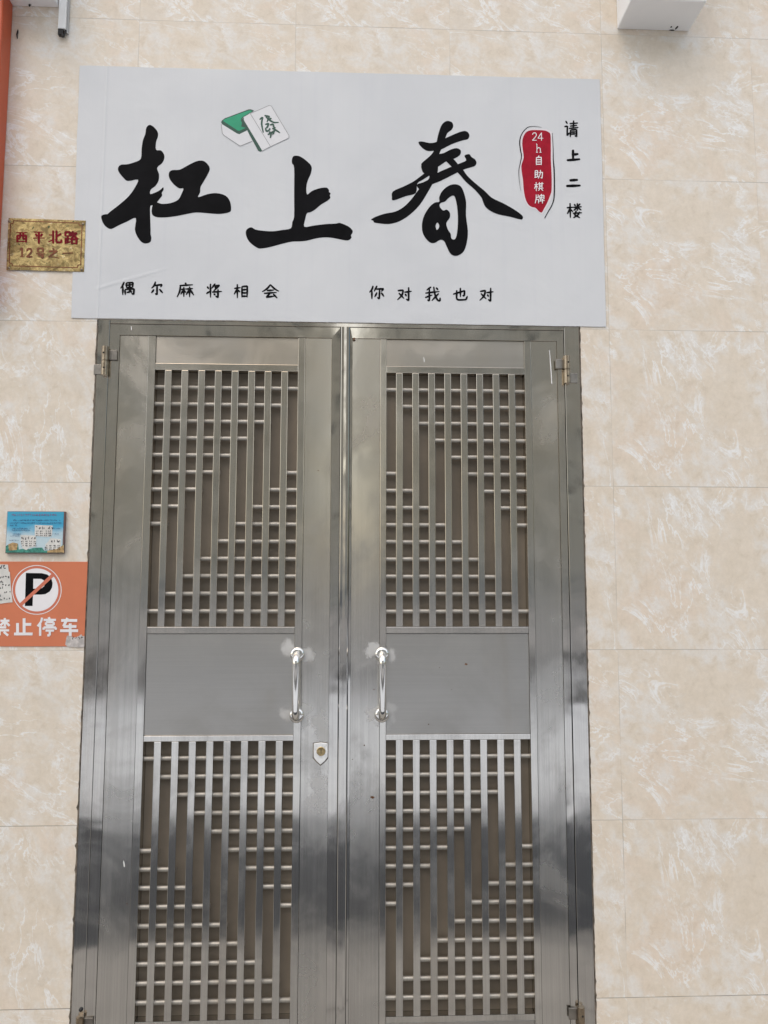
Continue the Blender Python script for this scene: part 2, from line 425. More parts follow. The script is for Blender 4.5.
def leaf(mirror, X, Z):
    """X: edges of leaf, stile, moulding, lattice, moulding, stile, leaf; Z: levels from the top down"""
    x_e0, x_s0, x_m0, x_l0, x_l1, x_m1, x_s1, x_e1 = X
    zt, zs, zp0, zp1, zl0, zl1, zmp0, zmp1, zl2, zl3, zb = Z
    k = MB()                           # stiles, a hair apart from their neighbours so that the joints read
    g = .0005
    k.box(x_s0+g, x_m0-g, .010, .045, zb+.045, zs-g, .0004); k.box(x_m1+g, x_s1-g, .010, .045, zb+.045, zs-g, .0004)
    lf = k.build('door_leaf', m_stile, door, 'right leaf without a lock plate' if mirror else 'left leaf with the keyhole plate')
    k = MB()                           # raised sloping profile round the leaf, mitred at the corners
    def prof(t0, t1): return [(t0, .0044), (t1, .0060), (t1, .045), (t0, .045)]
    ht = zt-zs
    k.extr(prof(x_e0+g, x_s0), 'z', zb, zt-g, 0, -ht/(x_s0-x_e0))
    k.extr(prof(x_e1-g, x_s1), 'z', zb, zt-g, 0, ht/(x_e1-x_s1))
    k.extr(prof(zt-g, zs), 'x', x_e0+g, x_e1-g, -(x_s0-x_e0)/ht, (x_e1-x_s1)/ht)
    k.box(x_s0+g, x_s1-g, .006, .045, zb, zb+.045-g, .002)
    k.build('edge_profile', m_polish, lf)
    k = MB()                           # mouldings framing the two lattices and the panels
    for (a0, a1) in ((x_m0+g, x_l0-g), (x_l1+g, x_m1-g)):
        k.box(a0, a1, .0075, .046, zb+.046, zs-g, .0009, 2)
    for (c0, c1) in ((zl0+g, zp1-g), (zmp0+g, zl1-g), (zl2+g, zmp1-g), (zb+.046, zb+.075)):
        k.box(x_l0, x_l1, .0085, .046, c0, c1, .0009, 2)
    k.build('moulding', m_slat, lf)
    k = MB(); k.box(x_l0, x_l1, .0115, .046, zp1+g, zs-g, .001); k.build('top_panel', m_panel, lf)
    k = MB(); k.box(x_l0, x_l1, .0115, .046, zmp1+g, zmp0-g, .001); k.build('middle_panel', m_panel, lf)
    k = MB(); k.box(x_l0, x_l1, .0115, .046, zb+.0765, zl3-.019, .001); k.build('bottom_panel', m_panel, lf)
    k = MB(); k.box(x_l0, x_l1, .0095, .046, zl3-.018, zl3-g, .0009, 2); k.build('bottom_rail', m_slat, lf)
    for n, (a, c) in enumerate(((zl0, zl1), (zl2, zl3))):
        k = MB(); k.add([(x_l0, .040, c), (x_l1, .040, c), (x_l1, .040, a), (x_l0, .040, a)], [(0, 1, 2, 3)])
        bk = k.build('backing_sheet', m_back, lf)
        wd = x_l1-x_l0; pitch = (wd+.0212)/9
        sl = [x_l0+pitch*i-.0212 for i in range(1, 9)]
        k = MB()
        for x in sl:
            j = random.uniform(-.0006, .0006)
            k.box(x+j, x+.0212+j, .0082+random.uniform(0, .0009), .0175, c, a, .0011)
        k.build('lattice_slats', m_slat, lf)
        k = MB(); dz = (a-c)/14.83; first = a-dz*.97
        flip = mirror != (n == 1)
        for i in range(14):
            z = first-dz*i
            for q in range(9):
                if not (q <= 8-i or q >= 13-i): continue
                cc = 8-q if flip else q
                xa = x_l0+pitch*cc-(.019 if cc else 0); xb = x_l0+pitch*(cc+1)-(.0005 if cc < 8 else .0212)
                zz = z+random.uniform(-.0006, .0006)
                k.tube([(xa, .0235, zz), (xb, .0235, zz)], .0074, 12)
        k.build('lattice_rods', m_rod, lf)
    # pull handle: bent tube on two round roses
    hx = HX[1] if mirror else HX[0]; z0, z1 = 1.171, 1.354
    k = MB(); pts = [(hx, .006, z0)]
    rb = .022; out = -.052
    for t in range(9):
        an = t/8*math.pi/2; pts.append((hx, out+rb-rb*math.sin(an), z0+rb-rb*math.cos(an)) if t else (hx, out+rb, z0))
    for t in range(9):
        an = t/8*math.pi/2; pts.append((hx, out+rb-rb*math.cos(an), z1-rb+rb*math.sin(an)))
    pts.append((hx, .006, z1))
    k.tube(pts, .0115, 20)
    hd = k.build('pull_handle', m_chrome, lf)
    k = MB()
    for z in (z0, z1):
        k.lathe_y(hx, z, [(.0225, .0075), (.0225, .002), (.0205, -.002), (.016, -.004), (.0125, -.0045), (.0118, -.0045)])
    hd2 = k.build('handle_rose', m_chrome, lf)
    if not mirror:
        lx, lz = wall(320.6, 753)
        k = MB()
        sh = [(-.0215, .027), (0, .030), (.0215, .027), (.0215, -.014), (.012, -.026), (0, -.036), (-.012, -.026), (-.0215, -.014)]
        k.prism([(lx+p[0], lz+p[1]) for p in sh], .0088, .0050, .0012)
        lk_ = k.build('lock_plate', m_lock, lf)
        k = MB(); k.prism([(lx+p[0]*1.12, lz-.001+p[1]*1.08) for p in sh], .0098, .0089); k.build('lock_outline', m_seal, lk_)  # darker, slightly larger plate that shows as a thin outline
        k = MB(); k.lathe_y(lx+.001, lz+.004, [(.0135, .006), (.0135, .0035), (.012, .002), (.0115, .0022), (.001, .0022)]); k.build('lock_cylinder', m_lockb, lf)
        k = MB(); k.box(lx, lx+.0022, .0005, .004, lz-.002, lz+.010, .0004); k.build('keyhole', m_dark, lf)
    return lf

ZL = (2.391, 2.3565, 0, 2.2675, 2.2450, 1.4385, 1.4170, 1.1115, 1.0940, .2945, .036)
XL = (-.7745, -.7435, -.6540, -.6298, -.1790, -.1560, -.0715, -.0435)
XR = (-.0135, -.0060, .0840, .1040, .5500, .5720, .6570, .6790)
leafL = leaf(False, XL, ZL)
leafR = leaf(True, XR, ZL)
# astragal bar covering the meeting edges
b = MB(); b.extr([(XM[0]+.0004, .009), (XM[0]+.0006, .0005), (XM[0]+.0025, -.0010), (XM[0]+.010, -.0018), (XM[1]-.010, -.0018), (XM[1]-.0025, -.0010), (XM[1]-.0004, .0005), (XM[1]-.0002, .009)], 'z', .037, 2.3912)
b.build('meeting_bar', m_polish, door)
# the white runs of old paint and the small rust marks on the sheet
b = MB()
def sliver(u0, v0, u1, v1, wd, y):
    a = wall(u0, v0); c = wall(u1, v1)
    pts = [(a[0]-wd*.3, a[1]), (a[0]+wd*.3, a[1]), ((a[0]+c[0])/2+wd*.7, (a[1]+c[1])/2), (c[0]+wd*.5, c[1]), (c[0]-wd*.5, c[1]), ((a[0]+c[0])/2-wd*.4, (a[1]+c[1])/2)]
    b.flat([pts], y)
sliver(550.2, 349, 552.6, 383, .0028, .0097); sliver(424, 356, 424.6, 361, .0026, .0112); sliver(122.5, 862, 123.4, 868, .003, .0097); sliver(131, 326, 131.4, 330, .0026, .0010)
b.build('paint_drip', m_drip, door)
b = MB()
m_rust = plain('rust', (.13, .055, .02), .8, 0, .5, 90)
for (u, v, r, y) in ((372.5, 798, .0075, .0097), (466.5, 664.5, .0055, .0112), (374, 690, .003, .0097), (364.5, 746, .0032, .0097), (354, 338.5, .006, .0010), (429, 725, .0028, .0112), (440, 668, .002, .0112), (352.6, 760, .002, .0097), (318, 470, .0022, .0097), (452, 690, .0018, .0112), (126, 905, .002, .0097)):
    x, z = wall(u, v); b.flat([[(x+r*math.cos(a)*random.uniform(.5, 1.1), z+r*.7*math.sin(a)*random.uniform(.5, 1.1)) for a in [i*math.pi/5 for i in range(10)]]], y)
b.build('rust_spot', m_rust, door)

def hinge(x, z0, z1, side):
    """side: -1 barrel leaf goes to the left jamb, +1 to the right jamb"""
    k = MB(); zm = (z0+z1)/2; r = .0108
    for (a, c) in ((zm+.0012, z1), (z0, zm-.0012)):
        k.tube([(x, -.010, a), (x, -.010, c)], r, 22)
    k.tube([(x, -.010, zm-.0012), (x, -.010, zm+.0012)], r*.7, 12)
    hg = k.build('hinge', m_brass, door)
    k = MB()
    k.box(*sorted((x-side*.004, x-side*.034)), -.0035, .0035, zm+.006, z1-.008, .0008)
    k.box(*sorted((x+side*.004, x+side*.036)), -.0042, .0025, z0+.004, zm-.010, .0008)
    k.build('hinge_leaf', m_hleaf, hg)
    k = MB(); k.lathe_y(x+side*.002, z1-.022, [(.0032, -.0195), (.0030, -.0212), (.0005, -.0216)], 10); k.lathe_y(x, z0+.022, [(.0032, -.0195), (.0030, -.0212), (.0005, -.0216)], 10)
    k.build('hinge_screw', m_gap, hg)
hinge(-.7815, 2.2205, 2.312, -1); hinge(.6835, 2.2130, 2.302, 1)
hinge(-.7815, .2300, .3220, -1); hinge(.6835, .2300, .3220, 1)
x, z = wall(81, 1009.5)
b = MB(); b.lathe_y(x, z, [(.006, .002), (.006, -.002), (.004, -.005), (.001, -.006)], 14); b.build('jamb_screw', m_dark, door)

# ------------------------------------------------------------------ brush strokes for writing
class Pen:
    """lays strokes as thin ribbons, each a hair above the one before"""
    def __init__(s, y, dy=.00003): s.mb = MB(); s.y = y; s.dy = dy
    def ribbon(s, pts, wid, prof=(.75, 1.0, .62), round_=True, smooth=True):
        # break at sharp corners
        segs = [[pts[0]]]
        for i in range(1, len(pts)):
            segs[-1].append(pts[i])
            if i < len(pts)-1:
                a = Vector(pts[i])-Vector(pts[i-1]); c = Vector(pts[i+1])-Vector(pts[i])
                if a.length and c.length and a.angle(c) > R(48): segs.append([pts[i]])
        for si, sg in enumerate(segs):
            p = catmull(sg, False, 4) if smooth and len(sg) > 2 else sg
            if len(p) == 2: p = [tuple(Vector(p[0]).lerp(Vector(p[1]), t/4)) for t in range(5)]
            n = len(p); L = []; Rr = []
            for i in range(n):
                d = (Vector(p[min(i+1, n-1)])-Vector(p[max(i-1, 0)]))
                if not d.length: d = Vector((1, 0))
                d.normalize(); nn = Vector((-d.y, d.x)); t = i/(n-1)
                a = prof[0] if si == 0 else 1.0; c = prof[2] if si == len(segs)-1 else 1.0
                k = a+(prof[1]-a)*min(1, t*2.5) if t < .5 else prof[1]+(c-prof[1])*max(0, (t-.5)/.5)
                L.append(Vector(p[i])+nn*wid*k/2); Rr.append(Vector(p[i])-nn*wid*k/2)
                if i == 0: d0, w0 = d.copy(), wid*k/2
                if i == n-1: d1, w1 = d.copy(), wid*k/2
            if round_:
                st = [Vector(p[0])-d0*w0*.55]; en = [Vector(p[-1])+d1*w1*.55]
            else: st = en = []
            poly = L+en+Rr[::-1]+st
            vs = [(q.x, s.y, q.y) for q in poly]; m_ = len(L); fs = []
            ne = len(en)
            for i in range(m_-1): fs.append((i, i+1, 2*m_+ne-2-i, 2*m_+ne-1-i))
            if round_:
                fs.append((m_-1, m_, m_+1)); fs.append((0, 2*m_+ne-1, 2*m_+ne))
            s.mb.add(vs, fs); s.y -= s.dy
    def glyph(s, ch, box, wid, prof=(.75, 1.05, .6), round_=True, jitter=0.0, at=None, hv=None):
        u0, v0, u1, v1 = box
        f = at or (lambda a, c: wall(u0+(u1-u0)*a/100, v0+(v1-v0)*c/100))
        for st in G[ch]:
            pts = [f(a+random.uniform(-jitter, jitter), c+random.uniform(-jitter, jitter)) for (a, c) in st]
            wd = wid
            if hv:                      # heavy uprights, light bars
                dx = abs(pts[-1][0]-pts[0][0]); dz = abs(pts[-1][1]-pts[0][1]); wd = wid*(hv if dx > 1.6*dz else 1)
            s.ribbon(pts, wd, prof, round_)
    def build(s, name, mat, parent, label=None): return s.mb.build(name, mat, parent, label)

def P_(s): return [[tuple(float(q) for q in p.split(',')) for p in st.split()] for st in s.split(';')]
TREE = '2,31 43,27; 22,2 23,98; 21,34 3,73; 25,42 40,58'
MAN = '27,3 20,26 4,50; 19,34 19,98'
G = {k: P_(v) for k, v in {
'偶': MAN+'; 42,10 43,46; 42,10 86,6 83,42; 44,27 83,23; 44,44 84,40; 63,9 62,78; 33,58 36,96; 33,58 93,52 90,92 77,87; 46,80 72,74; 68,64 77,82',
'尔': '40,2 30,28 10,48; 28,30 88,22 78,40; 52,30 52,93 36,85; 28,56 8,82; 70,54 94,80',
'麻': '50,0 57,11; 18,20 94,14; 21,20 18,60 2,98; 26,46 54,42; 42,30 42,95; 41,48 24,80; 44,52 54,66; 57,43 95,39; 76,28 76,98; 75,46 56,82; 78,46 99,84',
'将': '10,22 20,36; 4,70 28,52; 29,3 29,97; 58,2 38,32; 52,17 86,13 50,52; 58,24 68,34; 40,60 99,54; 76,42 76,95 62,88; 50,70 60,82',
'相': '4,31 48,26; 26,2 26,98; 25,34 3,73; 28,42 44,58; 56,18 56,94; 56,18 93,15 93,93; 57,42 92,39; 57,64 92,62; 57,86 92,86',
'会': '50,2 30,32 2,54; 51,4 72,30 99,50; 30,45 68,41; 14,64 86,58; 48,63 26,92 76,84; 66,70 88,98',
'你': MAN+'; 52,3 34,42; 48,27 93,22 82,42; 68,28 68,95 54,86; 52,52 36,82; 80,50 97,80',
'对': '6,26 43,21 32,58 3,90; 12,42 48,80; 50,36 99,30; 78,3 79,95 62,84; 56,50 64,64',
'我': '38,2 10,22; 3,42 94,32; 28,16 28,93 15,84; 3,72 47,55; 56,3 64,50 80,86 97,93 98,72; 88,46 44,90; 72,8 86,23',
'也': '3,50 80,24 77,62 64,58; 50,2 50,70; 26,22 25,80 40,92 88,90 97,64',
'请': '12,3 23,18; 2,37 23,34 21,88 37,72; 40,19 95,14; 44,33 90,29; 34,47 99,42; 66,2 66,45; 46,57 44,98; 46,57 87,54 87,95 75,90; 48,69 85,67; 48,81 85,79',
'上': '46,2 46,84; 48,43 86,36; 3,90 98,82',
'二': '26,18 78,10; 3,88 98,80',
'楼': TREE+'; 50,8 58,19; 88,4 77,19; 44,29 97,24; 71,2 71,50; 68,31 47,50; 74,31 96,47; 64,52 52,80 86,97; 86,60 72,82 45,99; 42,69 99,64',
'自': '54,0 40,17; 20,19 20,97; 20,19 82,16 82,97; 22,42 80,41; 22,66 80,65; 22,90 80,90',
'助': '10,10 10,84; 10,10 38,9 38,76; 11,33 37,31; 11,55 37,53; 2,88 48,75; 50,31 95,28 89,93 74,87; 70,3 68,44 45,97',
'棋': TREE+'; 43,20 99,17; 57,3 57,70; 85,3 85,70; 58,37 84,35; 58,53 84,51; 41,71 99,68; 60,77 46,96; 78,77 95,95',
'牌': '12,5 12,50 2,97; 13,35 45,30; 33,5 33,32; 13,57 37,54 37,96; 70,0 62,12; 50,15 50,54; 50,15 93,12 93,53; 51,34 92,32; 50,54 93,52; 72,14 55,68; 44,74 99,68; 77,56 77,99',
'發': '8,12 40,8 3,46; 14,24 26,36; 56,2 97,44; 88,5 70,20; 96,18 80,31; 10,52 40,48 38,63; 14,64 38,63; 14,64 12,78 43,75 36,98 22,93; 58,50 56,68 46,74; 58,50 82,47 82,64 96,64; 52,76 90,72 44,99; 58,80 96,99',
'西': '4,8 96,8; 11,34 11,94; 11,34 89,34 89,94; 11,87 89,87; 38,10 36,48 24,68; 63,10 63,62 80,64',
'平': '10,10 90,10; 24,24 34,44; 78,24 66,44; 2,56 98,56; 50,11 50,99',
'北': '36,3 36,97; 6,34 35,34; 2,86 35,70; 60,3 60,90 95,90 96,70; 93,26 61,47',
'路': '6,7 6,36; 6,7 40,7 40,36; 6,36 40,36; 24,37 24,85; 25,58 42,58; 8,54 8,92; 2,95 46,80; 62,2 46,38; 60,18 90,16 44,64; 56,28 99,60; 54,63 54,99; 54,63 88,63 88,99; 54,93 88,93',
'号': '22,5 22,40; 22,5 78,5 78,40; 22,39 78,39; 4,55 96,55; 36,56 31,73; 31,73 81,71 74,97 58,92',
'之': '46,1 57,15; 14,29 82,27 10,86; 8,84 28,80 98,95',
'一': '4,55 98,45',
'1': '20,22 55,4 55,96; 20,97 92,97',
'2': '10,26 26,6 68,4 86,28 66,56 8,95 94,95',
'4': '68,98 68,3 4,70 97,70',
'h': '18,2 18,98; 18,60 48,42 76,52 82,98; 4,98 34,98; 66,98 98,98; 4,3 18,3',
'禁': '4,17 46,17; 25,2 25,46; 23,20 4,45; 28,22 45,41; 54,17 97,17; 75,2 75,46; 73,20 54,43; 78,22 98,45; 18,53 82,53; 4,69 96,69; 50,70 50,96 38,95; 28,77 10,97; 70,77 91,97',
'止': '54,2 54,92; 55,38 91,38; 20,30 20,92; 2,94 98,94',
'停': '26,2 20,24 3,48; 16,34 16,98; 60,0 65,10; 34,14 98,14; 46,27 46,42; 46,26 86,26 86,42; 46,42 86,42; 34,54 34,66; 34,54 97,54 97,66; 44,70 88,70; 66,71 66,96 53,95',
'车': '8,14 93,14; 42,1 20,47 89,47; 56,30 56,99; 2,70 98,70',
'P': '10,99 10,0'}.items()}

# ------------------------------------------------------------------ the banner over the door
BY = -.0030
ban = thing('banner', 'white vinyl banner with large black brush calligraphy pasted above the door', 'banner', (-.04, BY, 2.40))
cs = [wall(*p) for p in ((80, 66), (599.5, 80), (605.8, 327), (71.5, 318))]
b = MB()
def bil(s, t):
    top = Vector(cs[0]).lerp(Vector(cs[1]), s); bot = Vector(cs[3]).lerp(Vector(cs[2]), s); return top.lerp(bot, t)
edge = [bil(i/40, 0) for i in range(40)]+[bil(1, i/20) for i in range(20)]+[bil(1-i/40, 1) for i in range(40)]+[bil(0, 1-i/20) for i in range(20)]
edge = [(p.x+random.gauss(0, .0004), p.y+random.gauss(0, .0004)) for p in edge]
b.prism(edge, BY, -.0012)
b.build('banner_sheet', m_banner, ban)
def zoomed(ox, oy, sc): return lambda p: wall(ox+p[0]/sc, oy+p[1]/sc)
def tr(s): return [tuple(float(q) for q in p.split(',')) for p in s.split()]
def ink(name, polys, Z, mat, parent, y, label=None, sub=3, dy=.00004):
    k = MB()
    for i, loops in enumerate(polys):
        k.flat([[Z(p) for p in (catmull(tr(l), True, sub) if sub > 1 else tr(l))] for l in loops], y-dy*i)
    return k.build(name, mat, parent, label)
Y0 = BY-.0005
Z1 = zoomed(100, 120, 768/140)
ink('brush_character', [
 ['275,30 300,45 318,70 319,95 309,125 309,166 335,170 352,190 354,215 342,240 315,265 325,300 323,335 305,365 280,385 278,409 310,398 332,386 348,372 350,386 340,402 342,418 326,438 312,456 290,470 277,478 277,540 279,600 279,630 283,650 277,672 250,680 225,668 203,635 193,600 198,540 150,560 105,580 65,600 40,592 20,570 8,535 20,522 45,518 52,510 110,465 160,420 195,370 210,330 155,338 130,320 103,285 102,262 118,248 150,246 190,235 225,216 230,160 237,115 250,80 256,45'],
 ['300,450 318,456 345,463 390,458 430,440 450,405 458,378 436,378 405,355 382,322 380,292 398,278 440,275 490,248 535,228 570,228 595,250 603,275 590,305 570,340 553,370 550,400 540,426 590,410 640,404 690,418 714,450 720,490 711,508 660,518 600,515 530,510 470,520 420,530 360,537 315,536 291,525 285,505 288,478']],
 Z1, m_ink, ban, Y0, 'leftmost large brush character')
Z2 = zoomed(240, 150, 6.4)
ink('brush_character', [
 ['355,40 385,45 420,68 457,106 455,150 434,200 425,245 430,288 460,266 510,248 553,244 569,258 570,272 580,280 575,295 578,310 560,328 520,352 480,385 450,402 429,408 418,445 412,494 470,487 550,477 615,474 640,470 690,490 717,513 721,530 710,550 713,565 690,582 640,575 590,565 545,562 490,568 430,583 380,588 330,590 260,606 190,625 140,633 113,630 70,600 45,565 38,525 52,505 75,498 100,512 150,520 210,523 270,515 326,504 335,465 347,425 347,280 347,120 334,90 333,65 340,46']],
 Z2, m_ink, ban, Y0, 'middle large brush character')
Z3 = zoomed(365, 115, 768/165)
ink('brush_character', [
 ['385,30 405,38 410,55 402,72 384,86 374,108 360,150 345,185 340,225 338,268 325,300 310,330 290,365 255,420 210,465 160,497 110,510 60,506 42,502 38,494 28,490 45,478 90,462 140,452 180,430 215,395 240,362 262,335 285,315 300,290 290,282 268,268 262,240 265,225 300,195 320,170 330,140 340,95 352,58 366,38'],
 ['248,130 265,126 300,133 330,129 375,110 440,82 470,78 485,95 478,115 450,122 400,140 350,165 310,170 285,168 262,152'],
 ['262,235 290,205 325,188 365,180 395,165 425,157 445,168 440,190 410,208 380,217 345,240 320,252 290,260 268,262'],
 ['130,358 180,335 225,312 262,285 300,258 302,280 270,303 243,322 236,366 190,380 132,400 125,385'],
 ['240,328 270,316 300,300 335,273 390,248 440,228 470,214 462,192 484,185 495,198 512,210 518,226 510,240 490,247 455,258 400,285 350,310 310,326 262,352'],
 ['372,210 392,206 412,209 432,232 456,258 475,285 510,318 555,355 590,388 640,412 690,440 725,465 734,478 730,488 715,487 670,475 620,465 585,450 560,430 548,405 540,385 510,350 470,315 440,280 405,246'],
 ['420,325 445,335 460,365 470,410 469,470 478,540 474,590 460,635 435,655 413,657 395,645 380,615 368,590 350,583 325,597 305,597 285,580 268,550 265,510 275,470 300,430 325,410 345,406 345,385 360,355 390,331',
  '406,378 418,385 428,430 432,490 428,550 420,578 407,581 400,572 398,555 385,535 378,505 394,480 394,457 380,443 365,447 355,440 346,425 352,412 372,405 387,390', '336,503 345,515 342,530 333,537 328,518']],
 Z3, m_ink, ban, Y0, 'rightmost large brush character')
for ch, box in (('偶', (120.3, 282, 135.5, 295.7)), ('尔', (150.5, 282, 163.8, 296)), ('麻', (176.9, 283.2, 194, 297.8)), ('将', (205.9, 284, 222, 298.4)), ('相', (233.8, 284.4, 248.4, 298.6)), ('会', (262, 284.8, 279.2, 298.6)),
                ('你', (369, 286, 384.3, 299.8)), ('对', (397, 287.5, 411.7, 301.6)), ('我', (424.9, 287, 440.3, 302.4)), ('也', (452.6, 288, 467.6, 301.3)), ('对', (479.2, 288, 493.5, 302.2))):
    pen = Pen(Y0); pen.glyph(ch, box, .0056, (.8, 1.2, .55), jitter=1.2); pen.build('caption_character', m_ink, ban)
for ch, box, wd in (('请', (563.9, 121.2, 578, 137.9), .0056), ('上', (566.7, 150.2, 579.7, 161.9), .0090), ('二', (566, 179.5, 580.4, 187.6), .0095), ('楼', (566.5, 203.7, 581.5, 218.4), .0058)):
    pen = Pen(Y0); pen.glyph(ch, box, wd, (.85, 1.05, .7), jitter=1.2); pen.build('side_character', m_ink, ban)
# seal
Z4 = zoomed(510, 115, 9.3125)
red = '190,148 240,146 320,150 355,165 375,190 378,300 378,420 385,560 385,700 375,745 345,820 310,885 293,913 270,905 235,870 200,862 165,835 140,780 125,700 118,610 105,520 105,470 125,400 115,320 112,250 125,200 150,165'
cxs = sum(p[0] for p in tr(red))/27; cys = sum(p[1] for p in tr(red))/27
halo = ' '.join('%.0f,%.0f' % (cxs+(p[0]-cxs)*1.13, cys+(p[1]-cys)*1.035) for p in tr(red))
sealo = ink('seal_emblem', [[red]], Z4, m_red, ban, Y0-.0002)
ink('seal_rim', [[halo]], Z4, m_halo, sealo, Y0)
pen = Pen(Y0-.0006)
px = lambda s: [Z4(p) for p in tr(s)]
pen.ribbon(px('292,122 230,112 170,118 130,150 100,200 88,260 95,330 105,390 92,460 80,520 82,590 90,660 98,715'), .0034, (.25, 1, .15))
pen.ribbon(px('390,175 398,300 400,420 408,520 410,700 405,790 385,850 350,910 320,965'), .0042, (.35, 1, .55))
pen.build('seal_outline', m_ink, sealo)
pen = Pen(Y0-.0006)
for ch, box, wd, hv in (('2', (531.7, 133.2, 536.8, 141.4), .0025, None), ('4', (537.4, 133.2, 543, 141.4), .0025, None), ('h', (535.6, 144.5, 541.2, 153.2), .0025, None),
                    ('自', (534.5, 156.5, 542.3, 166), .0034, None), ('助', (534.0, 170.6, 542.6, 179.5), .0031, None), ('棋', (533.8, 182.8, 543, 191.9), .0029, None), ('牌', (534.6, 195, 544.2, 204.4), .0029, None)):
    pen.glyph(ch, box, wd, (.8, 1.05, .75), hv=hv)
pen.build('seal_writing', m_wink, sealo)
# picture of two game tiles
Z5 = zoomed(210, 95, 768/90)
pic = ink('game_tile_picture', [['98,250 112,236 250,330 318,300 360,400 262,441 250,436 120,350 105,330'], ['345,160 505,94 524,98 675,352 671,374 440,488 425,482 276,214 290,192']], Z5, m_face, ban, Y0, 'drawing of two leaning game tiles', 1)
ink('tile_back', [['96,236 104,222 128,204 330,128 352,128 378,140 345,163 290,192 276,214 320,306 252,340 232,334 104,254']], Z5, m_dgreen, pic, Y0-.0001, None, 1)
ink('tile_back', [['112,226 132,210 335,136 362,140 345,157 285,188 268,204 264,222 274,244 268,275 306,286 252,312 236,308']], Z5, m_green, pic, Y0-.0002, None, 1)
ink('tile_edge', [['276,214 292,196 300,230 446,480 430,490 412,480 330,330']], Z5, m_dgreen, pic, Y0-.0003, None, 1)
ink('tile_front', [['345,160 505,94 524,98 675,352 671,374 450,482 441,470 290,220 292,196']], Z5, m_face, pic, Y0-.0004, None, 1)
pen = Pen(Y0-.0006)
for s in ('98,255 106,330 120,350 250,436 262,441 360,400', '345,165 505,96 524,100 675,353 671,374 516,446 440,486', '345,165 515,442'):
    pen.ribbon([Z5(p) for p in tr(s)], .0013, (1, 1, 1), False, False)
pen.build('tile_outline', m_greyline, pic)
pen = Pen(Y0-.0008)
for st in ('448,196 426,216', '452,198 442,250 456,326', '468,182 508,190 488,236', '478,192 506,218 545,240 586,240', '524,204 506,218', '474,258 502,250 490,280 474,292', '474,292 484,318 508,306 512,290', '514,262 540,254 546,284 560,286', '506,322 524,330 516,372', '496,344 552,312 536,344', '534,292 560,304 596,328'):
    pen.ribbon([Z5(p) for p in tr(st)], .0050, (.9, 1.2, .7))
pen.build('tile_writing', m_dgreen, pic)

# ------------------------------------------------------------------ gold address plate
cp = [wall(*p) for p in ((9.1, 218.6), (86.2, 221.2), (84.4, 272.4), (6.9, 270.4))]
PY = -.0045
pl = thing('address_plate', 'weathered gold metal address plate with red characters on the wall beside the banner', 'address plate', ((cp[0][0]+cp[1][0])/2, PY, cp[3][1]))
b = MB(); b.prism(cp, PY, -.0032, .0008); b.build('plate', m_gold, pl)
Z6 = zoomed(0, 210, 7.68)
pen = Pen(PY-.0003)
bd = '108,88 610,105 612,122 634,128 624,424 602,428 598,448 100,434 98,416 76,412 84,112 106,106 108,88'
q = [Z6(p) for p in tr(bd)]
for i in range(len(q)-1): pen.ribbon([q[i], q[i+1]], .0028, (1, 1, 1))
for ch, x in (('1', (150, 295, 195, 366)), ('2', (207, 300, 255, 368)), ('号', (280, 296, 350, 376)), ('之', (370, 300, 458, 378)), ('一', (482, 325, 565, 348))):
    pen.glyph(ch, tuple(a/7.68+(0 if i % 2 == 0 else 210) for i, a in enumerate(x)), .0060, (1, 1, .85), hv=.5)
pen.build('plate_lettering', m_brown, pl)
pen = Pen(PY-.0003)
for ch, x in (('西', (128, 172, 215, 258)), ('平', (258, 165, 348, 264)), ('北', (375, 162, 480, 264)), ('路', (500, 168, 604, 268))):
    pen.glyph(ch, tuple(a/7.68+(0 if i % 2 == 0 else 210) for i, a in enumerate(x)), .0070, (1, 1, .85), hv=.5)
pen.build('plate_lettering', m_pred, pl)
for (u, v) in ((77, 93), (640, 112), (72, 450), (630, 462)):
    x, z = Z6((u, v)); b = MB(); b.lathe_y(x, z, [(.0045, PY), (.0042, PY-.0016), (.002, PY-.0024)], 12); b.build('screw', m_brass, pl)

# ------------------------------------------------------------------ blue notice board
ci = [wall(*p) for p in ((7.4, 511.5), (66.7, 511.3), (65.9, 553.6), (6.8, 553.4))]
IY = -.011
inf = thing('notice_board', 'small blue and white printed notice board above the no parking sign', 'notice board', ((ci[0][0]+ci[1][0])/2, IY, ci[2][1]))
x0, x1, z0, z1 = ci[3][0], ci[1][0], ci[2][1], ci[0][1]
b = MB(); b.box(x0, x1, IY, -.0005, z0, z1, .0008); b.build('board_edge', plain('board_edge', (.16, .10, .09), .6), inf)
b = MB(); b.box(x0+.0015, x1-.004, IY-.0012, IY-.0004, z0+.003, z1-.0012, .0003); b.build('printed_face', info_material(x0, x1, z0, z1), inf)
Z7 = zoomed(0, 505, 9.6); FY = IY-.0016
k = MB()
for (poly) in ('350,195 520,200 515,290 500,305 470,310 350,300', '215,290 350,296 365,320 360,400 300,410 270,436 235,420 215,360', '500,320 600,330 598,430 460,430 450,380 480,352'):
    k.flat([[Z7(p) for p in tr(poly)]], FY)
k.build('pasted_slip', m_paper, inf)
k = MB(); k.flat([[Z7(p) for p in tr('72,398 100,380 190,375 198,430 240,420 300,425 340,412 420,410 440,440 560,436 600,400 628,380 630,460 72,458')]], FY+.0001); k.build('printed_landscape', plain('print_green', (.05, .22, .17), .4, 0, .5, 120), inf)
m_och = plain('print_ochre', (.42, .28, .13), .4, 0, .4, 120)
k = MB(); k.flat([[Z7(p) for p in tr('98,378 140,362 188,372 180,432 104,440')]], FY-.0001); k.build('printed_house', m_och, inf)
k = MB(); k.flat([[Z7(p) for p in tr('470,440 560,425 626,385 630,458 470,458')]], FY-.0001); k.build('printed_hill', m_och, inf)
